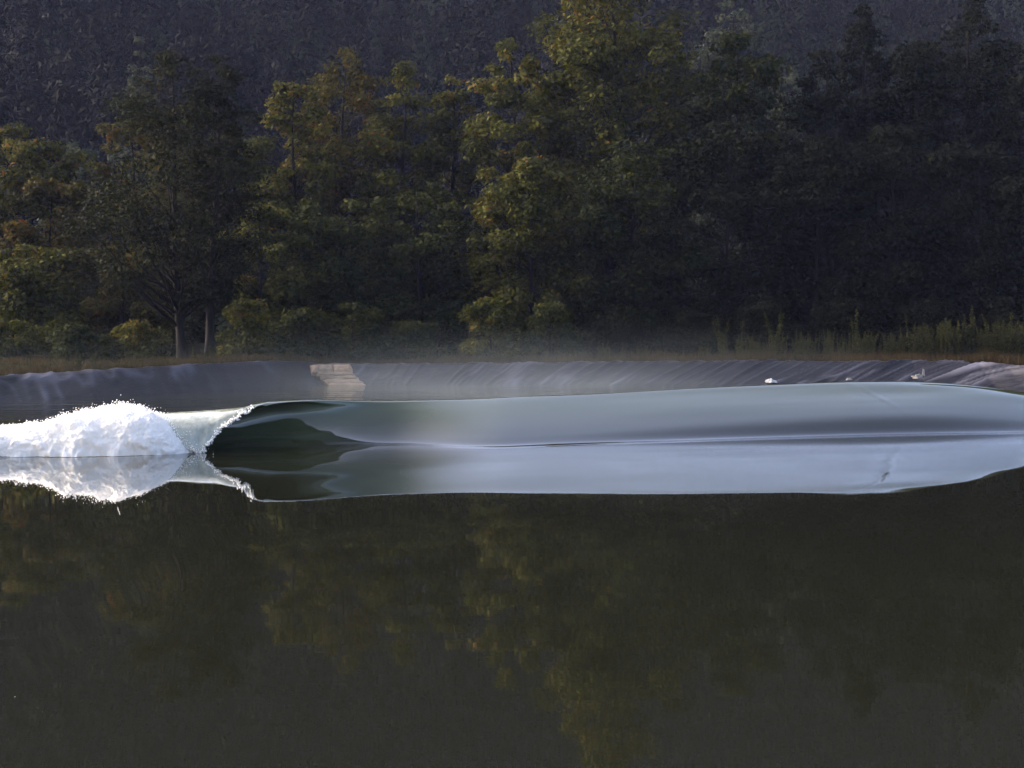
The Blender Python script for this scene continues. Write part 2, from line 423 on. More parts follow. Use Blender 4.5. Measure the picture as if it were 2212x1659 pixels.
# gentle undulation of the open water
calm = np.clip((WY - 47) / 4, 0, 1) + .12 * np.clip((25 - WY) / 8, 0, 1)
WZ += calm * (.006 * vnoise(WX * .4, WY, 2.2, 1, 2) + .004 * vnoise(WX * .5, WY, .9, 4, 2))
# faint drawn-out streaks along the wave
WZ += .0016 * vnoise(WX * .10 + WY * .05, WY - Yc_[None, :], .30, 6, 2) * np.clip((np.broadcast_to(par[:, None], WX.shape) - 11) / 3, 0, 1) * np.clip((19 - np.broadcast_to(par[:, None], WX.shape)) / 2, 0, 1) * np.clip((WX + 5) / 3, 0, 1)
# normals on the whole grid, so that the pieces join without a seam
G = np.stack([WX, WY, WZ], -1)
du = np.gradient(G, axis=1); dv = np.gradient(G, axis=0)
N = np.cross(du, dv); N /= np.maximum(np.linalg.norm(N, axis=-1, keepdims=True), 1e-9)
parg = np.broadcast_to(par[:, None], WX.shape)
foam_a = np.zeros_like(WX)
curtain = np.clip((parg - 17.0) / .25, 0, 1) * np.clip((19.9 - parg) / .5, 0, 1)
foam_a += curtain * np.clip((-6.15 - WX) / .7, 0, 1) * .55
edge = np.clip(1 - np.abs(parg - 17.12) / .3, 0, 1) * np.clip((-6.0 - WX) / .4, 0, 1)
foam_a = np.maximum(foam_a, edge * .9)
foam_a = np.maximum(foam_a, np.clip((-8.0 - WX) / .8, 0, 1) * np.clip((parg - 11) / .5, 0, 1) * np.clip((22 - parg) / 1, 0, 1))
rip = np.clip((27 - WY) / 10, .06, .75) + np.clip((WY - 44) / 6, 0, 1) * 60
thin = np.clip((parg - 11) / 4, 0, 1) * np.clip((22.5 - parg) / 2, 0, 1) * (.75 + .25 * np.clip((2 - WX) / 6, 0, 1))  # where light passing through the wave is painted into the body colour
onface = np.clip((parg - 6), 0, 1) * np.clip((22 - parg), 0, 1)
rip = rip * (1 - onface) + .015 * onface
# a patch of broken, stirred water on the shoulder
swx = WX - (9.3 + .9 * (WZ - .6)); rip += 7 * np.exp(-(swx / .35) ** 2) * np.clip((parg - 12) / 2, 0, 1) * np.clip((18 - parg) / 2, 0, 1) * (.5 + .5 * vnoise(WX, WZ, .3, 2, 2))
rip += 5 * np.exp(-((WX - 10.1 - .5 * np.sin(WZ * 3)) / .10) ** 2) * np.clip((parg - 12) / 2, 0, 1) * np.clip((17 - parg) / 2, 0, 1)
nr, nc = WX.shape
Fq = grid_faces(nr, nc)
rowi = (Fq[:, 0] // nc)
colx = cols[Fq[:, 0] % nc]
iswave = (par[rowi] >= 9.5) & (par[rowi] < 22.9) & (colx < 24)
def sub(name, sel):
    f = Fq[sel]
    used, inv = np.unique(f.ravel(), return_inverse=True)
    v = G.reshape(-1, 3)[used]
    o = mesh_obj(name, v, inv.reshape(f.shape), M['water'], smooth=True,
                 attrs={'foam': ('POINT', 'FLOAT', foam_a.ravel()[used]), 'ripple': ('POINT', 'FLOAT', rip.ravel()[used]), 'thin': ('POINT', 'FLOAT', thin.ravel()[used])})
    o.data.normals_split_custom_set_from_vertices(N.reshape(-1, 3)[used].astype(float).tolist())
    return o
tag(sub('pool_water', ~iswave), kind='structure')
tag(sub('breaking_wave', iswave), 'long glassy green wave curling into a small barrel across the pool', 'wave')

# ------------------------------------------------------------ white water
FT = [(-500, 950), (-200, 938), (0, 922), (60, 918), (110, 911), (150, 900), (190, 886), (230, 879), (300, 878), (345, 890), (380, 912), (405, 935), (425, 955), (440, 968)]
FY = 32.9
def foam_top(x, y=33.6):
    px = 1106 + x / y * F
    py = np.interp(px, [a for a, _ in FT], [b for _, b in FT])
    return np.maximum(zat(py, y), .02)
nu, nv = 420, 120
fx = np.linspace(-17.4, -7.32, nu)
ph = np.linspace(0, math.pi, nv)
FX, PH = np.meshgrid(fx, ph)
hgt = foam_top(FX)
slant = (FX + 8) * .17
ry = .85 * np.sqrt(np.clip(hgt / 1.1, .02, 1)) + .1
bx = FX
by = 33.45 + slant - np.cos(PH) * ry * 1.0
bz = np.sin(PH) ** .62 * hgt * .93
n3 = np.empty(bx.shape)
flat = np.stack([bx, by, bz], -1).reshape(-1, 3)
vals = np.empty(len(flat))
for i, p in enumerate(flat):
    v = Vector((p[0] * .8, p[1], p[2]))
    vals[i] = noise.fractal(v * 1.7, 1.0, 2.0, 4) * .16 + abs(noise.noise(v * 5)) * .12 + abs(noise.noise(v * 12)) * .07 + abs(noise.noise(v * 26)) * .03
vals = vals.reshape(bx.shape)
ny, nz_ = -np.cos(PH), np.sin(PH)
amp = np.clip(hgt / .8, .15, 1)
by2 = by + ny * vals * amp
bz2 = np.maximum(bz + nz_ * vals * amp, -.03)
foam = empty('white_water', (-11, FY, 0))
tag(foam, 'foaming white water tumbling left of the green barrel', 'white water')
fv = np.stack([bx, by2, bz2], -1).reshape(-1, 3) - np.array([-11, FY, 0])
mesh_obj('foam_mass', fv, grid_faces(nv, nu), M['foam'], parent=foam, smooth=True)
# droplets and flecks: octahedra
OCT = np.array([(1, 0, 0), (-1, 0, 0), (0, 1, 0), (0, -1, 0), (0, 0, 1), (0, 0, -1)], float)
OF = np.array([(0, 2, 4), (2, 1, 4), (1, 3, 4), (3, 0, 4), (2, 0, 5), (1, 2, 5), (3, 1, 5), (0, 3, 5)])
def droplets(pts, sizes):
    q = rng.normal(size=(len(pts), 3, 3)); q, _ = np.linalg.qr(q)
    v = (OCT[None] * sizes[:, None, None] * rng.uniform(.6, 1.5, (len(pts), 1, 3))) @ q + pts[:, None, :]
    f = OF[None] + (np.arange(len(pts)) * 6)[:, None, None]
    return v.reshape(-1, 3), f.reshape(-1, 3)
nd = 26000
iu = rng.integers(0, nu, nd); iv = rng.integers(2, nv - 2, nd)
off = rng.exponential(.026, nd) * amp[iv, iu]
pp = np.stack([bx[iv, iu] + rng.normal(0, .04, nd), (by2 + ny * 0)[iv, iu] + ny[iv, iu] * off, bz2[iv, iu] + nz_[iv, iu] * off], -1)
# spray thrown from the leading edge and the top
ns = 900
sxp = rng.uniform(-13.5, -7.6, ns); hh_ = foam_top(sxp)
sp = np.stack([sxp + rng.normal(0, .05, ns), 33.3 + (sxp + 8) * .17 + rng.normal(0, .3, ns), hh_ * .95 + rng.exponential(.035, ns)], -1)
nl = 900
le = rng.uniform(0, 1, nl)
lp = np.stack([-7.35 - le * 1.2 + rng.exponential(.1, nl), 33.0 + rng.normal(0, .25, nl), foam_top(-7.35 - le * 1.2) * rng.uniform(.1, 1, nl)], -1)
pp = np.concatenate([pp, sp, lp]) - np.array([-11, FY, 0])
dv_, df_ = droplets(pp, np.concatenate([rng.uniform(.004, .015, nd) , .004 + rng.exponential(.004, ns), rng.uniform(.004, .012, nl)]))
o = mesh_obj('spray', dv_, df_, M['drop'], parent=foam); o['kind'] = 'stuff'
# beads along the lip
tip = R[np.argmin(np.abs(par - 17.0))]
ii = np.where((cols > -7.35) & (cols < -6.2))[0]
sel = rng.choice(ii, 520)
lp = np.stack([cols[sel] + rng.normal(0, .03, 520), tip[sel, 0] + rng.normal(0, .03, 520), tip[sel, 1] + np.abs(rng.normal(0, .035, 520))], -1)
a, b = droplets(lp, rng.uniform(.006, .022, 520))
o = mesh_obj('lip_spray', a, b, M['drop']); tag(o, 'white beads of water along the falling lip of the barrel', 'spray', kind='stuff')
# specks floating on the near water
fp = [(32, 1507), (78, 1530), (82, 1533), (46, 1537), (92, 1541), (560, 1610), (690, 1405), (1820, 1473), (1886, 1513), (2190, 1320)]
fl_lab = ['largest white fleck in the water at far left', 'white fleck above the close pair at lower left', 'white fleck below right of its neighbour in the close pair', 'single white fleck left of the close pair',
          'rightmost white fleck of the lower left cluster', 'lone white fleck near the bottom below the left alder reflection', 'lone white fleck under the centre of the barrel reflection', 'left one of two white flecks at lower right',
          'lower right one of two white flecks at lower right', 'lone white fleck at the right picture edge']
for k, (px, py) in enumerate(fp):
    Y = CAM_H * F / (py - HZ)
    a, b = droplets(np.array([(0., 0., .004)]), np.array([.007]))
    o = mesh_obj('foam_fleck', a, b, M['drop'], loc=(at(px, Y), Y, 0.0))
    tag(o, fl_lab[k], 'foam fleck', 'white flecks on the near water')

# ------------------------------------------------------------ pool liner
def liner(x0, x1, name, label, strength, seed, n):
    u = np.linspace(x0, x1, n)
    v = np.linspace(-.35, 1.18, 46)
    U, V = np.meshgrid(u, v)
    Y = shore_y(U) + 2.6 * V
    tz = top_z(U)
    Z = np.where(V < 1, V * tz, tz - (V - 1) * .35)
    Z = Z - .05 * np.exp(-((V - 1) / .10) ** 2)
    # folds run obliquely up the bank, harder towards the right
    st = np.interp(U, strength[0], strength[1])
    sk = np.interp(U, [-30, -14, -8, 10, 30], [-1.0, -1.0, .2, 2.6, 3.2])
    c = U - sk * V
    rid = 1 - np.abs(vnoise(c, V * .35 + seed, .62, seed, 2))
    rid = np.clip((rid - .72) / .28, 0, 1) ** 2.4
    rid2 = 1 - np.abs(vnoise(c * 1.0, V * .22 + 3 + seed, .27, seed + 4, 1))
    rid2 = np.clip((rid2 - .75) / .25, 0, 1) ** 2
    Z = Z + st * (rid * .10 + rid2 * .045) + .02 * vnoise(U, V * 2.6, .8, seed + 9, 3)
    # sky highlights on the raised folds, painted as a lighter base colour
    fold_sheen = np.clip(rid * 1.3 + rid2 * .5, 0, 1) * np.clip(.15 + .85 * vnoise(c, V * 1.5, 1.1, seed + 2, 2) + .35 * (st - .5), 0, 1)
    o = mesh_obj(name, np.stack([U, Y, Z], -1).reshape(-1, 3), grid_faces(*U.shape), M['liner'], smooth=True, attrs={'fold_sheen': ('POINT', 'FLOAT', fold_sheen)})
    return tag(o, label, 'pool liner')
xr0 = float(np.interp(735, SHORE[:, 0], sx)); xr1 = float(np.interp(735, SHORE[:, 0], sx))
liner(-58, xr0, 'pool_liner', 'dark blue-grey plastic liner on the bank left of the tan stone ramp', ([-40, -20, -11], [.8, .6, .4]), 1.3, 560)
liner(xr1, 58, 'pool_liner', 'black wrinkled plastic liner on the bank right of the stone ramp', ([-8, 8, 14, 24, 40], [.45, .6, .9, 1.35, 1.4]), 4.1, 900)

# ------------------------------------------------------------ sandstone ramp
ramp = empty('stone_ramp', (at(725, 72.5), 72.5, 0))
tag(ramp, 'tan sandstone slab ramp set in the dark liner behind the barrel', 'ramp')
def slab(name, quad, th, seed, label=None):
    """quad: four (px,py,Y) corners, counter-clockwise seen from the pool; th thickness away from the pool"""
    pts = np.array([(at(a, y), y, zat(b, y)) for a, b, y in quad])
    nu_, nv_ = 22, 10
    s = np.linspace(0, 1, nu_); r_ = np.linspace(0, 1, nv_)
    Sg, Tg = np.meshgrid(s, r_)
    q = (pts[0] * ((1 - Sg) * (1 - Tg))[..., None] + pts[1] * (Sg * (1 - Tg))[..., None] + pts[2] * (Sg * Tg)[..., None] + pts[3] * ((1 - Sg) * Tg)[..., None])
    nrm = np.cross(pts[1] - pts[0], pts[3] - pts[0]); nrm /= np.linalg.norm(nrm)
    ed = np.minimum(np.minimum(Sg, 1 - Sg) * 8, np.minimum(Tg, 1 - Tg) * 4)
    bul = np.clip(ed, 0, 1) ** .5 * .10 + .05 * vnoise(Sg * 4, Tg * 2, 1, seed, 3)
    jx = .05 * vnoise(Sg * 6, Tg * 3, 1, seed + 3, 2)
    fr = q + nrm * bul[..., None]; fr[..., 0] += jx; fr[..., 2] += jx * .5
    bk = q - nrm * th
    v = np.concatenate([fr.reshape(-1, 3), bk.reshape(-1, 3)])
    f = grid_faces(nv_, nu_).tolist()
    n0 = nu_ * nv_
    f += [[a + n0 for a in reversed(x)] for x in f[:]]
    loop = [i for i in range(nu_)] + [nu_ * (j + 1) - 1 for j in range(1, nv_)] + [nu_ * nv_ - 1 - i for i in range(1, nu_)] + [nu_ * (nv_ - 1 - j) for j in range(1, nv_ - 1)]
    for i in range(len(loop)):
        a, b = loop[i], loop[(i + 1) % len(loop)]
        f.append([b, a, a + n0, b + n0])
    v -= np.array(ramp.location)
    o = mesh_obj(name, v, f, M['stone'], parent=ramp)
    return o
def lay(px, py, proud):
    """corner on the picture row py lying on the bank, set proud of it"""
    Ys = float(np.interp(px, SHORE[:, 0], sy)); Tz = float(np.interp(px, SHORE[:, 0], tz_))
    k = (py - HZ) / F
    Y = (CAM_H + Ys / 2.6 * Tz - proud) / (Tz / 2.6 + k)
    return (px, py, Y)
def lay4(q, proud):
    return [lay(a, b, proud) for a, b, _ in q]
slab('slab', lay4([(675, 804, 0), (721, 805, 0), (721, 787.5, 0), (671, 788, 0)], .30), .6, 1)
slab('slab', lay4([(720, 805, 0), (762, 804, 0), (757, 787, 0), (720, 787, 0)], .33), .6, 2)
slab('slab', lay4([(686, 812, 0), (768, 811.5, 0), (761, 805.3, 0), (678, 804.6, 0)], .20), .5, 3)
slab('slab', lay4([(697, 820, 0), (777, 820, 0), (768, 812.5, 0), (687, 812.8, 0)], .17), .5, 4)
slab('slab', lay4([(706, 828.5, 0), (787, 828.5, 0), (777, 820.8, 0), (698, 820.8, 0)], .15), .5, 5)
slab('slab', lay4([(714, 837, 0), (796, 837, 0), (787, 829.3, 0), (707, 829.3, 0)], .13), .5, 6)

# small bright things on the liner
def crumple(px, py, Y, wx, wz, seed, label, cat, mat='scrap', name='scrap'):
    bm = bmesh.new()
    bmesh.ops.create_icosphere(bm, subdivisions=4, radius=1)
    for v in bm.verts:
        p = v.co.copy()
        k = 1 + .5 * noise.fractal(p * 1.6 + Vector((seed, 0, 0)), 1, 2, 3)
        v.co = Vector((p.x * wx * k, p.y * wx * .6 * k, max(p.z, -.25) * wz * k * (1 + .5 * noise.noise(p * 3 + Vector((0, seed, 0))))))
    me = bpy.data.meshes.new(name); bm.to_mesh(me); bm.free()
    me.materials.append(M[mat])
    o = bpy.data.objects.new(name, me); C.objects.link(o)
    o.location = (at(px, Y), Y, zat(py, Y))
    tag(o, label, cat)
    return o
crumple(1665, 825, 71.0, .27, .13, 1, 'low white scrap lying at the waterline in front of the black liner', 'scrap')
crumple(1834, 820, 70.2, .13, .09, 2, 'smallest white scrap, between the two larger ones on the liner', 'scrap', 'dull')
crumple(1982, 816, 69.9, .28, .15, 3, 'tallest torn white scrap on the folded liner at right', 'scrap', 'dull')
crumple(1995, 809, 70.0, .06, .24, 5, 'thin pale strip standing up beside the torn white scrap', 'scrap', 'dull')
crumple(657, 793, 74.2, .20, .14, 8, 'small buff rock at the left shoulder of the stone ramp', 'rock', 'stone', 'rock')

# ------------------------------------------------------------ trees
def tube(path, radii, k=6):
    path = np.asarray(path, float); n = len(path)
    d = np.gradient(path, axis=0); d /= np.maximum(np.linalg.norm(d, axis=1, keepdims=True), 1e-9)
    up = np.where(np.abs(d[:, 2:3]) > .9, np.array([[1., 0, 0]]), np.array([[0., 0, 1]]))
    a = np.cross(d, up); a /= np.maximum(np.linalg.norm(a, axis=1, keepdims=True), 1e-9)
    b = np.cross(d, a)
    th = np.arange(k) / k * 2 * math.pi
    v = path[:, None, :] + (a[:, None, :] * np.cos(th)[None, :, None] + b[:, None, :] * np.sin(th)[None, :, None]) * np.asarray(radii)[:, None, None]
    i = np.arange(n - 1)[:, None] * k + np.arange(k)[None, :]
    j = np.arange(n - 1)[:, None] * k + (np.arange(k)[None, :] + 1) % k
    f = np.stack([i, j, j + k, i + k], -1).reshape(-1, 4)
    return v.reshape(-1, 3), f

def join(parts):
    vs, fs, n = [], [], 0
    for v, f in parts:
        vs.append(v); fs.append(f + n); n += len(v)
    return np.concatenate(vs), np.concatenate(fs)

def leaves(cen, nrm, size, jitter=.65):
    """one bent-free quad leaf (diamond) per centre"""
    n = len(cen)
    r1 = rng.normal(size=(n, 3)); 
    nn = nrm + rng.normal(size=(n, 3)) * jitter
    nn /= np.linalg.norm(nn, axis=1, keepdims=True)
    a = np.cross(nn, r1); a /= np.linalg.norm(a, axis=1, keepdims=True)
    b = np.cross(nn, a)
    s = size * rng.uniform(.6, 1.4, n)
    a *= s[:, None]; b *= (s * .62)[:, None]
    v = np.stack([cen - a, cen - b * .9 + a * .1, cen + a, cen + b], 1)
    f = np.arange(n * 4).reshape(n, 4)
    return v.reshape(-1, 3), f

def make_tree(name, label, px, py, hw, Y, mat, nleaf, leaf=.16, bark='bark', prof=None, density=1.0, nclump=None, lean=0.0, group='trees along the far bank', cat='tree', base_w=.85, crown_from=.02, seed=0, limb=False, csize=1.0, dark_tone=0.0):
    x = at(px, Y)
    zt = zat(py, Y)
    zb = float(ground_z(np.array([x]), np.array([Y]))[0]) - .15
    Ht = zt - zb
    Rw = hw / F * Y * 1.06
    t = empty(name, (x, Y, zb))
    tag(t, label, cat, group)
    if prof is None:
        prof = [(0, base_w), (.25, 1.0), (.6, .98), (.78, .82), (.9, .55), (1, .15)]
    pz = [p[0] for p in prof]; pr = [p[1] for p in prof]
    def trunk_xy(f):
        return np.stack([lean * Ht * f + .012 * Ht * np.sin(f * 5 + seed), .012 * Ht * np.sin(f * 4 + seed * 2)], -1)
    # trunk
    fz = np.linspace(0, .94, 14)
    pth = np.concatenate([trunk_xy(fz), (fz * Ht)[:, None]], 1)
    r0 = .013 * Ht + .03
    rad = r0 * (1 - fz * .93) * (1 + .5 * np.exp(-fz * 40))
    tv, tf = tube(pth, rad, 8)
    mesh_obj('trunk', tv, tf, M[bark], parent=t, smooth=True)
    # clumps
    if nclump is None: nclump = int(np.clip(Rw * Ht * 1.5, 40, 260))
    cr_ = np.clip(.16 * Rw + .45, .5, 1.5) * csize
    fz = rng.uniform(crown_from, 1, nclump * 3)
    w = np.interp(fz, pz, pr)
    keep = rng.uniform(0, 1.02, len(fz)) < w + .12
    fz = fz[keep][:nclump]
    n = len(fz)
    w = np.interp(fz, pz, pr)
    th = rng.uniform(0, 2 * math.pi, n)
    # uneven outline: lobes
    lob = 1 + .20 * np.sin(th * 2 + seed) * np.cos(fz * 9 + seed * 1.7) + .10 * rng.normal(size=n)
    rr = w * Rw * lob * np.sqrt(rng.uniform(.25, 1, n))
    rr = np.maximum(rr - cr_ * .35, 0)
    tx = trunk_xy(fz)
    cc = np.stack([tx[:, 0] + np.cos(th) * rr, tx[:, 1] + np.sin(th) * rr * .85, np.minimum(fz * Ht, Ht - cr_ * .55)], -1)
    csz = cr_ * rng.uniform(.55, 1.25, n) * np.interp(fz, [0, .8, 1], [1, .9, .55])
    # branches from the trunk out to the clumps
    bp = []
    for i in range(n):
        if rr[i] < .25 * Rw and not limb: continue
        f0 = max(fz[i] - (rr[i] / Ht) * rng.uniform(.5, 1.0), .04)
        p0 = np.array([*trunk_xy(np.array([f0]))[0], f0 * Ht]); p3 = cc[i]
        p1 = p0 * .6 + p3 * .4; p1[2] -= .04 * rr[i]; p2 = p0 * .25 + p3 * .75; p2[2] += .02 * rr[i]
        p1[:2] += rng.normal(0, .08, 2); 
        rb = r0 * (1 - f0 * .9) * .34
        bp.append(tube([p0, p1, p2, p3], [rb, rb * .7, rb * .45, rb * .15], 4))
    if bp:
        bv, bf = join(bp)
        mesh_obj('branches', bv, bf, M[bark], parent=t, smooth=True)
    # leaves on and in the clumps: flattened sprays of foliage
    nl_ = int(nleaf * density * 1.3)
    k = rng.choice(n, nl_, p=csz**2 / np.sum(csz**2))
    d = rng.normal(size=(nl_, 3)); d /= np.linalg.norm(d, axis=1, keepdims=True)
    rad = rng.uniform(.15, 1, nl_) ** .42
    # irregular clump shapes
    tilt = np.sin(d[:, 0] * 3.1 + k * 1.7) * .22 + np.sin(d[:, 1] * 4.3 + k * 2.9) * .18
    sc = csz[k] * rad * (1 + tilt)
    cen = cc[k] + d * sc[:, None] * np.array([1.15, 1.15, .72])
    cen[:, 2] = np.maximum(cen[:, 2], .1)
    nrm = d * .7 + np.array([0, 0, .7])
    lv, lf = leaves(cen, nrm, leaf)
    cl_tone = rng.uniform(-.22, .22, n)
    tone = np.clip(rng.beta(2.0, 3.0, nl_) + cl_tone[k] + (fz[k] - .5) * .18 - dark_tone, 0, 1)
    o = mesh_obj('crown', lv, lf, M[mat], parent=t, attrs={'tone': ('FACE', 'FLOAT', tone)})
    return t

T = make_tree
ROUND = [(0, .85), (.25, 1.0), (.6, 1.0), (.8, .9), (.92, .62), (1, .2)]
CONE = [(0, 1), (.4, 1), (.65, .85), (.85, .52), (1, .12)]
SPREAD = [(0, .8), (.4, 1.0), (.7, 1.0), (.84, .82), (.93, .50), (1, .15)]
# far row, in the haze
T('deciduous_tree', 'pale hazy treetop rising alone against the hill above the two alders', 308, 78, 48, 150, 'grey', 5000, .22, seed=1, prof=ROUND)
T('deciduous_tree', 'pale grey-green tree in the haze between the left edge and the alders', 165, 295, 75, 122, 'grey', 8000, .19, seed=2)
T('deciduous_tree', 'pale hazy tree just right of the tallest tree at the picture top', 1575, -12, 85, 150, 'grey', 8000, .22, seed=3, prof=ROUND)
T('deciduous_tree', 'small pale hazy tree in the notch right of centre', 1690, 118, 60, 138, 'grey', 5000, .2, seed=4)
# second row
T('deciduous_tree', 'rounded olive tree at the far left edge of the picture', 45, 262, 125, 104, 'olive', 16000, .16, seed=5, prof=ROUND)
T('deciduous_tree', 'tree with yellowish top directly behind the left alder', 290, 250, 130, 101, 'autumn', 14000, .16, seed=6, prof=ROUND)
T('deciduous_tree', 'dark leafy tree behind the gap between the two alders', 440, 225, 110, 108, 'green', 12000, .16, seed=61, prof=ROUND)
T('deciduous_tree', 'olive tree immediately right of the right alder', 640, 172, 100, 101, 'olive', 15000, .16, seed=7, prof=ROUND)
T('deciduous_tree', 'golden-topped tree, higher one right of the alders', 745, 98, 105, 106, 'autumn', 16000, .16, seed=8, prof=SPREAD)
T('deciduous_tree', 'tree with a spiky top left of the low notch near centre', 872, 122, 105, 102, 'olive', 16000, .16, seed=9, prof=CONE, bark='bark_pale')
T('deciduous_tree', 'small olive tree filling the notch left of the tallest tree', 975, 160, 85, 105, 'olive', 13000, .16, seed=10)
T('deciduous_tree', 'tallest tree, its broad crown cut off by the picture top', 1320, -106, 205, 101, 'olive', 40000, .17, seed=11, prof=[(0, .8), (.3, 1), (.55, 1.0), (.75, .86), (.9, .60), (1, .2)], dark_tone=.06)
T('deciduous_tree', 'olive shoulder tree leaning on the left side of the tallest tree', 1110, 70, 110, 98, 'olive', 20000, .16, seed=12, prof=SPREAD)
T('deciduous_tree', 'dark green tree with a pointed top right of the tallest tree', 1600, 62, 140, 99, 'green', 20000, .16, seed=13, prof=SPREAD, dark_tone=.05)
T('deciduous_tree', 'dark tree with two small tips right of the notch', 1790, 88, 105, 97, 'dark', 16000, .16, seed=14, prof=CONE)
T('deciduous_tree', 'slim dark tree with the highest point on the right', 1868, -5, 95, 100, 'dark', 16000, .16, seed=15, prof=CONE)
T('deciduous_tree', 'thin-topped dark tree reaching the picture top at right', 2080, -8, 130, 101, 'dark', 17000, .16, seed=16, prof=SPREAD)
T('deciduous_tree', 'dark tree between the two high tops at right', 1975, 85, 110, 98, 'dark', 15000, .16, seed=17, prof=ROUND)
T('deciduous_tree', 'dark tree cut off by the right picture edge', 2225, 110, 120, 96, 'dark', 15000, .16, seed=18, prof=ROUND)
T('deciduous_tree', 'dark tree standing outside the picture on the right', 2420, 80, 150, 98, 'dark', 9000, .2, seed=19, prof=ROUND)
T('deciduous_tree', 'olive tree standing outside the picture on the left', -170, 250, 150, 100, 'olive', 9000, .2, seed=20, prof=ROUND)
# front row
T('deciduous_tree', 'rust-tinged tree left of the alders', 110, 375, 105, 95, 'autumn', 15000, .15, seed=21)
T('deciduous_tree', 'low bushy olive tree in the bottom left of the wood', 55, 520, 140, 87, 'olive', 14000, .14, seed=22, prof=ROUND)
T('deciduous_tree', 'low yellow-green tree showing under the left alder', 265, 520, 110, 88, 'autumn', 14000, .14, seed=23, prof=ROUND)
T('deciduous_tree', 'small yellow-green tree right behind the alder trunks', 560, 440, 95, 88, 'olive', 11000, .14, seed=24, prof=ROUND)
T('deciduous_tree', 'low olive tree beneath the golden-topped tree', 735, 420, 120, 91, 'green', 15000, .14, seed=25, prof=ROUND)
T('deciduous_tree', 'low dark-green tree above the stone ramp side of the notch', 905, 380, 125, 92, 'green', 16000, .14, seed=26, prof=ROUND)
T('deciduous_tree', 'yellow-green tree with its left edge bright, below the tallest tree', 1150, 330, 125, 90, 'olive', 18000, .14, seed=27, prof=[(0, .95), (.25, 1), (.5, .9), (.75, .75), (.9, .5), (1, .15)])
T('deciduous_tree', 'dark-green tree in front of the tallest tree, right of the bright one', 1370, 300, 140, 91, 'green', 17000, .14, seed=28, prof=ROUND, dark_tone=.12)
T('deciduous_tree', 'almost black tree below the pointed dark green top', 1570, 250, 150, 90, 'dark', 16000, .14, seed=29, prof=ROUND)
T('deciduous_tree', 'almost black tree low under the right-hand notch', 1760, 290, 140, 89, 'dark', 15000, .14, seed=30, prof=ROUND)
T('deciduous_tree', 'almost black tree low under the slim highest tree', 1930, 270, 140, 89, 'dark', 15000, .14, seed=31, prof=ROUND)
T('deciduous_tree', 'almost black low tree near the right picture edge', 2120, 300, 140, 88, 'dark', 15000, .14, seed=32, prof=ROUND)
# two open alders on the bank
AL1 = [(0, .05), (.16, .10), (.24, .55), (.36, 1.0), (.52, 1.0), (.66, .95), (.76, .70), (.88, .42), (1, .10)]
AL2 = [(0, .05), (.16, .12), (.26, .7), (.4, 1.0), (.6, 1.0), (.8, .95), (.92, .65), (1, .2)]
T('alder_tree', 'dark open alder with leaning trunk, left one of the pair on the bank', 396, 104, 205, 75, 'alder', 11500, .11, lean=-.05, prof=AL1, nclump=120, crown_from=.2, seed=41, limb=True, csize=.8, group='alders on the bank')
T('alder_tree', 'dark alder with upright pale trunk, right one of the pair on the bank', 460, 108, 85, 75.6, 'alder', 5800, .11, lean=.012, prof=AL2, nclump=75, crown_from=.2, seed=42, limb=True, csize=.8, bark='bark_pale', group='alders on the bank')

# bushes along the edge
BU = [(30, 690, 80, 78, 'olive', 'grey-green bush at the foot of the wood, left picture edge'),
      (170, 700, 70, 76, 'green', 'dull green bush left of the alder trunks at bank level'),
      (300, 690, 70, 77, 'olive', 'leafy bush just left of the left alder trunk'),
      (535, 640, 60, 78, 'olive', 'yellowish bush just right of the right alder trunk'),
      (650, 660, 65, 79, 'green', 'green bush behind the left shoulder of the stone ramp'),
      (760, 650, 65, 80, 'green', 'green bush right above the stone ramp'),
      (890, 690, 70, 80, 'green', 'low green bush between the ramp and the rising mist'),
      (1060, 640, 60, 82, 'olive', 'yellow-green bush under the bright left edge of the tall tree'),
      (1190, 650, 70, 82, 'green', 'dark green bush behind the rising mist'),
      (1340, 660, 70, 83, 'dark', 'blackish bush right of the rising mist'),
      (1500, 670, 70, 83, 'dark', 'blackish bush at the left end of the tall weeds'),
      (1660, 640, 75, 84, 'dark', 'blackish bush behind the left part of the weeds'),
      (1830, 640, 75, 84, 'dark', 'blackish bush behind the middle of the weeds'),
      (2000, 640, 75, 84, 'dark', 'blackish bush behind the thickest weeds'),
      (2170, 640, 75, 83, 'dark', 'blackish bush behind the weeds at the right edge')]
for i, (px, py, hw, Y, m_, lab) in enumerate(BU):
    T('bush', lab, px, py, hw, Y, m_, 3600, .11, seed=70 + i, prof=[(0, 1), (.4, 1), (.75, .8), (1, .3)], nclump=34, group='bushes at the foot of the wood', cat='bush', csize=.8)

# ------------------------------------------------------------ weeds and dry grass
def blades(x, y, z, h, w, bend=.25):
    n = len(x)
    th = rng.uniform(0, 2 * math.pi, n)
    a = np.stack([np.cos(th), np.sin(th), np.zeros(n)], -1) * w[:, None]
    lean = np.stack([rng.normal(0, bend, n), rng.normal(0, bend, n), np.ones(n)], -1)
    b = np.stack([x, y, z], -1)
    tip = b + lean * h[:, None]
    mid = b + lean * (h * .5)[:, None] * np.array([.7, .7, 1])
    v = np.stack([b - a, b + a, mid + a * .7, tip, mid - a * .7], 1).reshape(-1, 3)
    k = np.arange(n) * 5
    f = np.stack([k, k + 1, k + 2, k + 3, k + 4], -1)
    return v, f
n = 34000
px = rng.uniform(-100, 2330, n)
Yg = np.interp(px, SHORE[:, 0], ty_) + np.where(rng.uniform(size=n) < .6, rng.exponential(1.6, n), rng.uniform(0, 14, n)) + .15
x = (px - 1106) / F * Yg
z = ground_z(x, Yg)
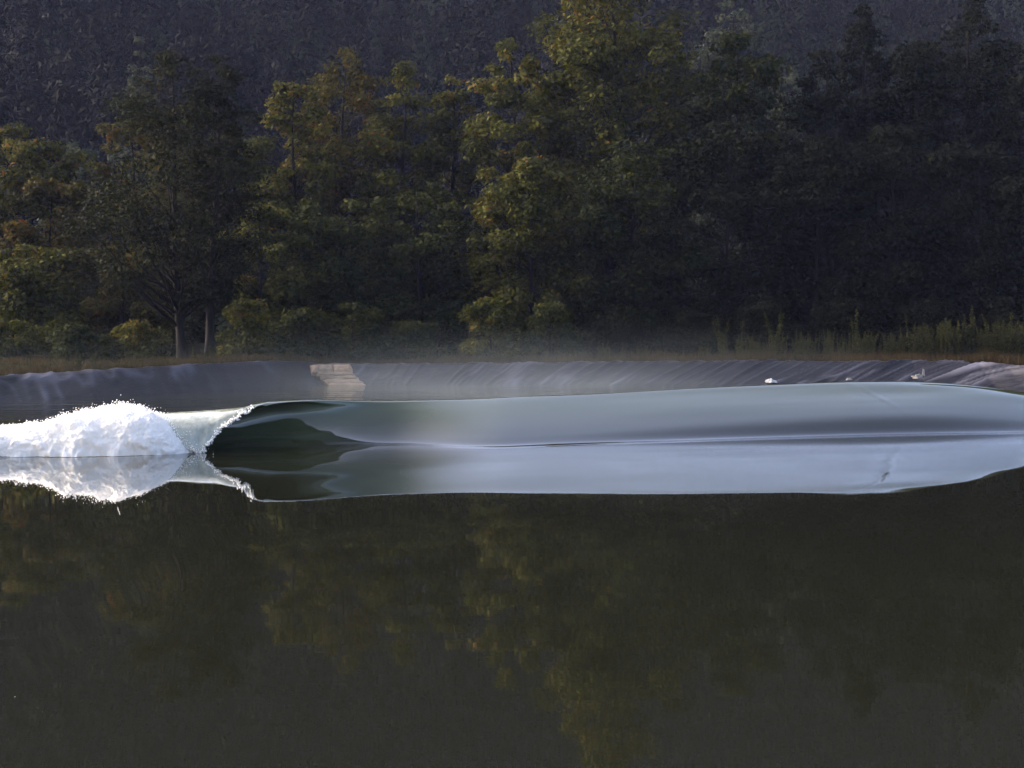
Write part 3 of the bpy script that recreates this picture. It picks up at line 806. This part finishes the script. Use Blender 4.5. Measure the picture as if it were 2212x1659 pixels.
h = rng.uniform(.10, .42, n) * np.interp(px, [0, 600, 1300, 1700, 2212], [.8, .7, .9, 1.25, 1.3]) * (1 + .9 * vnoise(x, Yg, 1.6, 3, 3))
v, f = blades(x, Yg, z - .02, h, rng.uniform(.010, .022, n))
tone = np.clip(rng.uniform(0, .75, n) + .25 * vnoise(x, Yg, 3.0, 9, 2), 0, 1)
o = mesh_obj('dry_grass', v, f, M['dry'], attrs={'tone': ('FACE', 'FLOAT', tone)})
tag(o, 'rusty dry grass along the top of the lined bank', 'grass', kind='stuff')

def weed_mesh(hh, seed, wide):
    """a ragged perennial: several leaning stems with narrow leaves thinning upward and a loose seed head"""
    r_ = np.random.default_rng(seed)
    parts = []; nst = r_.integers(4, 8) if wide else r_.integers(1, 3)
    cs, ns_ = [], []
    for s in range(nst):
        ang = r_.uniform(0, 6.28); ln = r_.uniform(.03, .32) * (1 if wide else .5)
        hs = hh * r_.uniform(.5, 1) if s else hh
        f_ = np.linspace(0, 1, 6)
        pth = np.stack([math.cos(ang) * ln * f_ ** 1.4 * hs, math.sin(ang) * ln * f_ ** 1.4 * hs, f_ * hs], -1)
        pth[:, :2] += r_.uniform(-.12, .12, 2) * (1 if wide else .3)
        parts.append(tube(pth, .014 * (1 - f_ * .8) + .003, 4))
        nlv = int(r_.uniform(45, 95) * hs)
        fl = r_.uniform(.08, 1, nlv) ** r_.uniform(.7, 1.3)
        p = np.stack([np.interp(fl, f_, pth[:, k]) for k in range(3)], -1)
        prof = np.array([.5, r_.uniform(.6, 1.2), r_.uniform(.4, 1.0), r_.uniform(.5, .9), .15])
        wd = r_.uniform(.10, .19) * np.interp(fl, [0, .3, .6, .85, 1], prof)
        d = r_.normal(size=(nlv, 3)); d[:, 2] = np.abs(d[:, 2]) * .6; d /= np.linalg.norm(d, axis=1, keepdims=True)
        cs.append(p + d * wd[:, None] * r_.uniform(.1, 1, nlv)[:, None]); ns_.append(d)
    return join(parts), np.concatenate(cs), np.concatenate(ns_)
protos = []
for k in range(12):
    (sv, sf), c_, n_ = weed_mesh(2.0, 100 + k, k % 3 != 0)
    lv, lf = leaves(c_, n_, .05)
    protos.append((sv, sf, lv, lf, rng.uniform(0, 1, len(lf))))
cache = {}
WE = []
for i in range(190):
    u = rng.uniform()
    px = 1500 + 760 * (1 - (1 - u) ** 1.35)
    WE.append((px, rng.uniform(.6, 1.0) * np.interp(px, [1500, 1560, 1700, 1900, 2100, 2212], [.6, 1.1, 1.6, 1.7, 2.4, 2.3]), 77.2 + rng.uniform(0, 4)))
for px in list(rng.uniform(820, 1500, 38)): WE.append((px, rng.uniform(.5, 1.15), 77.5 + rng.uniform(0, 3.5)))
for px in list(rng.uniform(-20, 640, 26)): WE.append((px, rng.uniform(.4, .9), float(np.interp(px, SHORE[:, 0], ty_)) + rng.uniform(.5, 2)))
tall = [(1555, 2.35), (1597, 2.2), (1680, 2.75), (1720, 1.7), (1852, 2.75), (1845, 2.2), (1965, 2.5), (1990, 2.0), (2085, 3.0), (2092, 2.5), (2040, 2.2), (2145, 2.5), (2185, 2.6), (2200, 2.2)]
lab_tall = ['leftmost tall weed on the right bank', 'second tall weed from the left on the right bank', 'highest pale weed spike in the left part of the stand', 'short bushy weed right of the highest left spike',
            'slim high weed spike in the middle of the stand', 'bushy weed beside the slim middle spike', 'broad leafy weed left of the thickest green clump', 'shorter weed leaning against the broad leafy one',
            'highest weed spike of the right-hand clump', 'weed standing close beside the highest right-hand spike', 'green weed left of the highest right-hand spike', 'leafy weed left of the gap at the right edge',
            'broad weed near the right picture edge', 'outermost weed at the right picture edge']
for (px, hh), lb in zip(tall, lab_tall): WE.append((px, hh, 77.6, lb))
for i, wv in enumerate(WE):
    px, hh, Y = wv[:3]
    k = int(rng.integers(0, 12))
    X = at(px, Y); zb = float(ground_z(np.array([X]), np.array([Y]))[0])
    t = empty('tall_weed', (X, Y, zb))
    t.scale = (hh / 2 * .9 + .1, hh / 2 * .9 + .1, hh / 2)
    t.rotation_euler = (0, 0, random.uniform(0, 6.28))
    if len(wv) > 3: tag(t, wv[3], 'weed', 'weeds on the far bank')
    else:
        hw_ = 'knee-high' if hh < .75 else 'waist-high' if hh < 1.15 else 'chest-high' if hh < 1.6 else 'head-high' if hh < 2.0 else 'overhead'
        fm = 'bushy' if k % 3 else 'slender'
        ro = 'front row' if Y < 78.4 else 'middle row' if Y < 79.8 else 'back row'
        zn = [(150, 'at the left picture edge'), (330, 'left of the alder trunks'), (470, 'beside the alder trunks'), (700, 'between the alders and the stone ramp'), (1000, 'right of the stone ramp'),
              (1250, 'where the mist rises'), (1500, 'between the mist and the tall stand'), (1620, 'at the left end of the tall stand'), (1740, 'above the low white scrap'), (1830, 'left of the slim middle spike'),
              (1920, 'right of the slim middle spike'), (2020, 'above the torn white scrap'), (2110, 'around the highest right-hand spike'), (2180, 'near the gap at the right edge'), (9999, 'at the right picture edge')]
        zl = next(b_ for a_, b_ in zn if px < a_)
        tag(t, '%s %s weed %s, %s' % (hw_, fm, zl, ro), 'weed', 'weeds on the far bank')
    if k not in cache:
        sv, sf, lv, lf, tn = protos[k]
        a = mesh_obj('stem', sv, sf, M['weed'], parent=t, attrs={'tone': ('FACE', 'FLOAT', np.full(len(sf), .6))})
        b = mesh_obj('foliage', lv, lf, M['weed'], parent=t, attrs={'tone': ('FACE', 'FLOAT', tn)})
        cache[k] = (a, b)
    else:
        for s in cache[k]:
            c = s.copy(); C.objects.link(c); c.parent = t

# ------------------------------------------------------------ forest on the hill (one mass)
nt_ = 5200
ang = rng.uniform(-.42, .42, nt_)
yy = 165 + (680 - 165) * rng.uniform(0, 1, nt_) ** 1.3
xx = np.tan(ang) * yy + rng.normal(0, 4, nt_)
zz = hill_z(xx, yy) - .5
hs = rng.uniform(9, 20, nt_); ws = hs * rng.uniform(.16, .34, nt_)
conif = rng.uniform(size=nt_) < .6
per = 120
fz = rng.uniform(.05, 1, (nt_, per)) ** .8
th = rng.uniform(0, 2 * math.pi, (nt_, per))
rc = np.where(conif[:, None], 1 - fz, np.sqrt(np.clip(1 - (fz * 2 - 1.05) ** 2, 0.02, 1)) * 1.25)
rr = ws[:, None] * rc * rng.uniform(.6, 1.15, (nt_, per))
cen = np.stack([xx[:, None] + np.cos(th) * rr, yy[:, None] + np.sin(th) * rr, zz[:, None] + fz * hs[:, None]], -1).reshape(-1, 3)
nn = np.stack([np.cos(th), np.sin(th), np.full_like(th, .5)], -1).reshape(-1, 3)
lv, lf = leaves(cen, nn, .62, .22)
lv = lv.reshape(-1, 4, 3)[:, :3].reshape(-1, 3); lf = np.arange(len(lv)).reshape(-1, 3)
tone = np.clip(np.repeat(rng.beta(2, 3, nt_), per) + rng.normal(0, .08, nt_ * per), 0, 1)
o = mesh_obj('hillside_forest', lv, lf, M['far'], attrs={'tone': ('FACE', 'FLOAT', tone)})
tag(o, 'dim blue-dark mixed forest covering the hillside behind the wood', 'forest', kind='stuff')

# ------------------------------------------------------------ air
def box(name, x0, x1, y0, y1, z0, z1, mat):
    v = [(x0, y0, z0), (x1, y0, z0), (x1, y1, z0), (x0, y1, z0), (x0, y0, z1), (x1, y0, z1), (x1, y1, z1), (x0, y1, z1)]
    f = [(0, 3, 2, 1), (4, 5, 6, 7), (0, 1, 5, 4), (1, 2, 6, 5), (2, 3, 7, 6), (3, 0, 4, 7)]
    return mesh_obj(name, np.array(v, float), f, mat)
m = bpy.data.materials.new('haze'); m.use_nodes = True; tt = m.node_tree
tt.nodes.remove(tt.nodes['Principled BSDF'])
pv = tt.nodes.new('ShaderNodeVolumePrincipled')
pv.inputs['Color'].default_value = (.50, .56, 1.0, 1)
pv.inputs['Density'].default_value = 0.000085
tt.links.new(pv.outputs[0], tt.nodes['Material Output'].inputs['Volume'])
tag(box('haze', -560, 560, -70, 930, -2.5, 380, m), kind='stuff')

# low mist over the far half of the pool, thicker in wisps
m = bpy.data.materials.new('mist'); m.use_nodes = True; tt = m.node_tree
tt.nodes.remove(tt.nodes['Principled BSDF'])
pv = tt.nodes.new('ShaderNodeVolumePrincipled')
pv.inputs['Color'].default_value = (.80, .93, 1.0, 1)
tc = tt.nodes.new('ShaderNodeTexCoord'); mp = tt.nodes.new('ShaderNodeMapping'); mp.inputs['Scale'].default_value = (.12, .12, .5)
nz = tt.nodes.new('ShaderNodeTexNoise'); nz.inputs['Scale'].default_value = 1.0; nz.inputs['Detail'].default_value = 2
tt.links.new(tc.outputs['Object'], mp.inputs[0]); tt.links.new(mp.outputs[0], nz.inputs['Vector'])
mr = tt.nodes.new('ShaderNodeMapRange'); mr.inputs[1].default_value = .35; mr.inputs[2].default_value = .75; mr.inputs[3].default_value = 0.001; mr.inputs[4].default_value = .015
tt.links.new(nz.outputs[0], mr.inputs[0])
sp_ = tt.nodes.new('ShaderNodeSeparateXYZ'); tt.links.new(tc.outputs['Object'], sp_.inputs[0])
zf = tt.nodes.new('ShaderNodeMapRange'); zf.inputs[1].default_value = 0; zf.inputs[2].default_value = 3.4; zf.inputs[3].default_value = 1; zf.inputs[4].default_value = 0
tt.links.new(sp_.outputs[2], zf.inputs[0])
ml = tt.nodes.new('ShaderNodeMath'); ml.operation = 'MULTIPLY'
sq = tt.nodes.new('ShaderNodeMath'); sq.operation = 'POWER'; sq.inputs[1].default_value = 2.2; tt.links.new(zf.outputs[0], sq.inputs[0])
tt.links.new(mr.outputs[0], ml.inputs[0]); gx_ = tt.nodes.new('ShaderNodeMapRange'); gx_.interpolation_type = 'SMOOTHSTEP'
ab_ = tt.nodes.new('ShaderNodeMath'); ab_.operation = 'ABSOLUTE'; tt.links.new(sp_.outputs[0], ab_.inputs[0])
tt.links.new(ab_.outputs[0], gx_.inputs[0]); gx_.inputs[1].default_value = 0; gx_.inputs[2].default_value = 13; gx_.inputs[3].default_value = 1.0; gx_.inputs[4].default_value = .16
m3 = tt.nodes.new('ShaderNodeMath'); m3.operation = 'MULTIPLY'; tt.links.new(sq.outputs[0], m3.inputs[0]); tt.links.new(gx_.outputs[0], m3.inputs[1]); tt.links.new(m3.outputs[0], ml.inputs[1]); tt.links.new(ml.outputs[0], pv.inputs['Density'])
tt.links.new(pv.outputs[0], tt.nodes['Material Output'].inputs['Volume'])
tag(box('mist', -40, 18, 43, 79, .05, 3.4, m), 'thin white mist drifting over the water behind the wave', 'mist', kind='stuff')
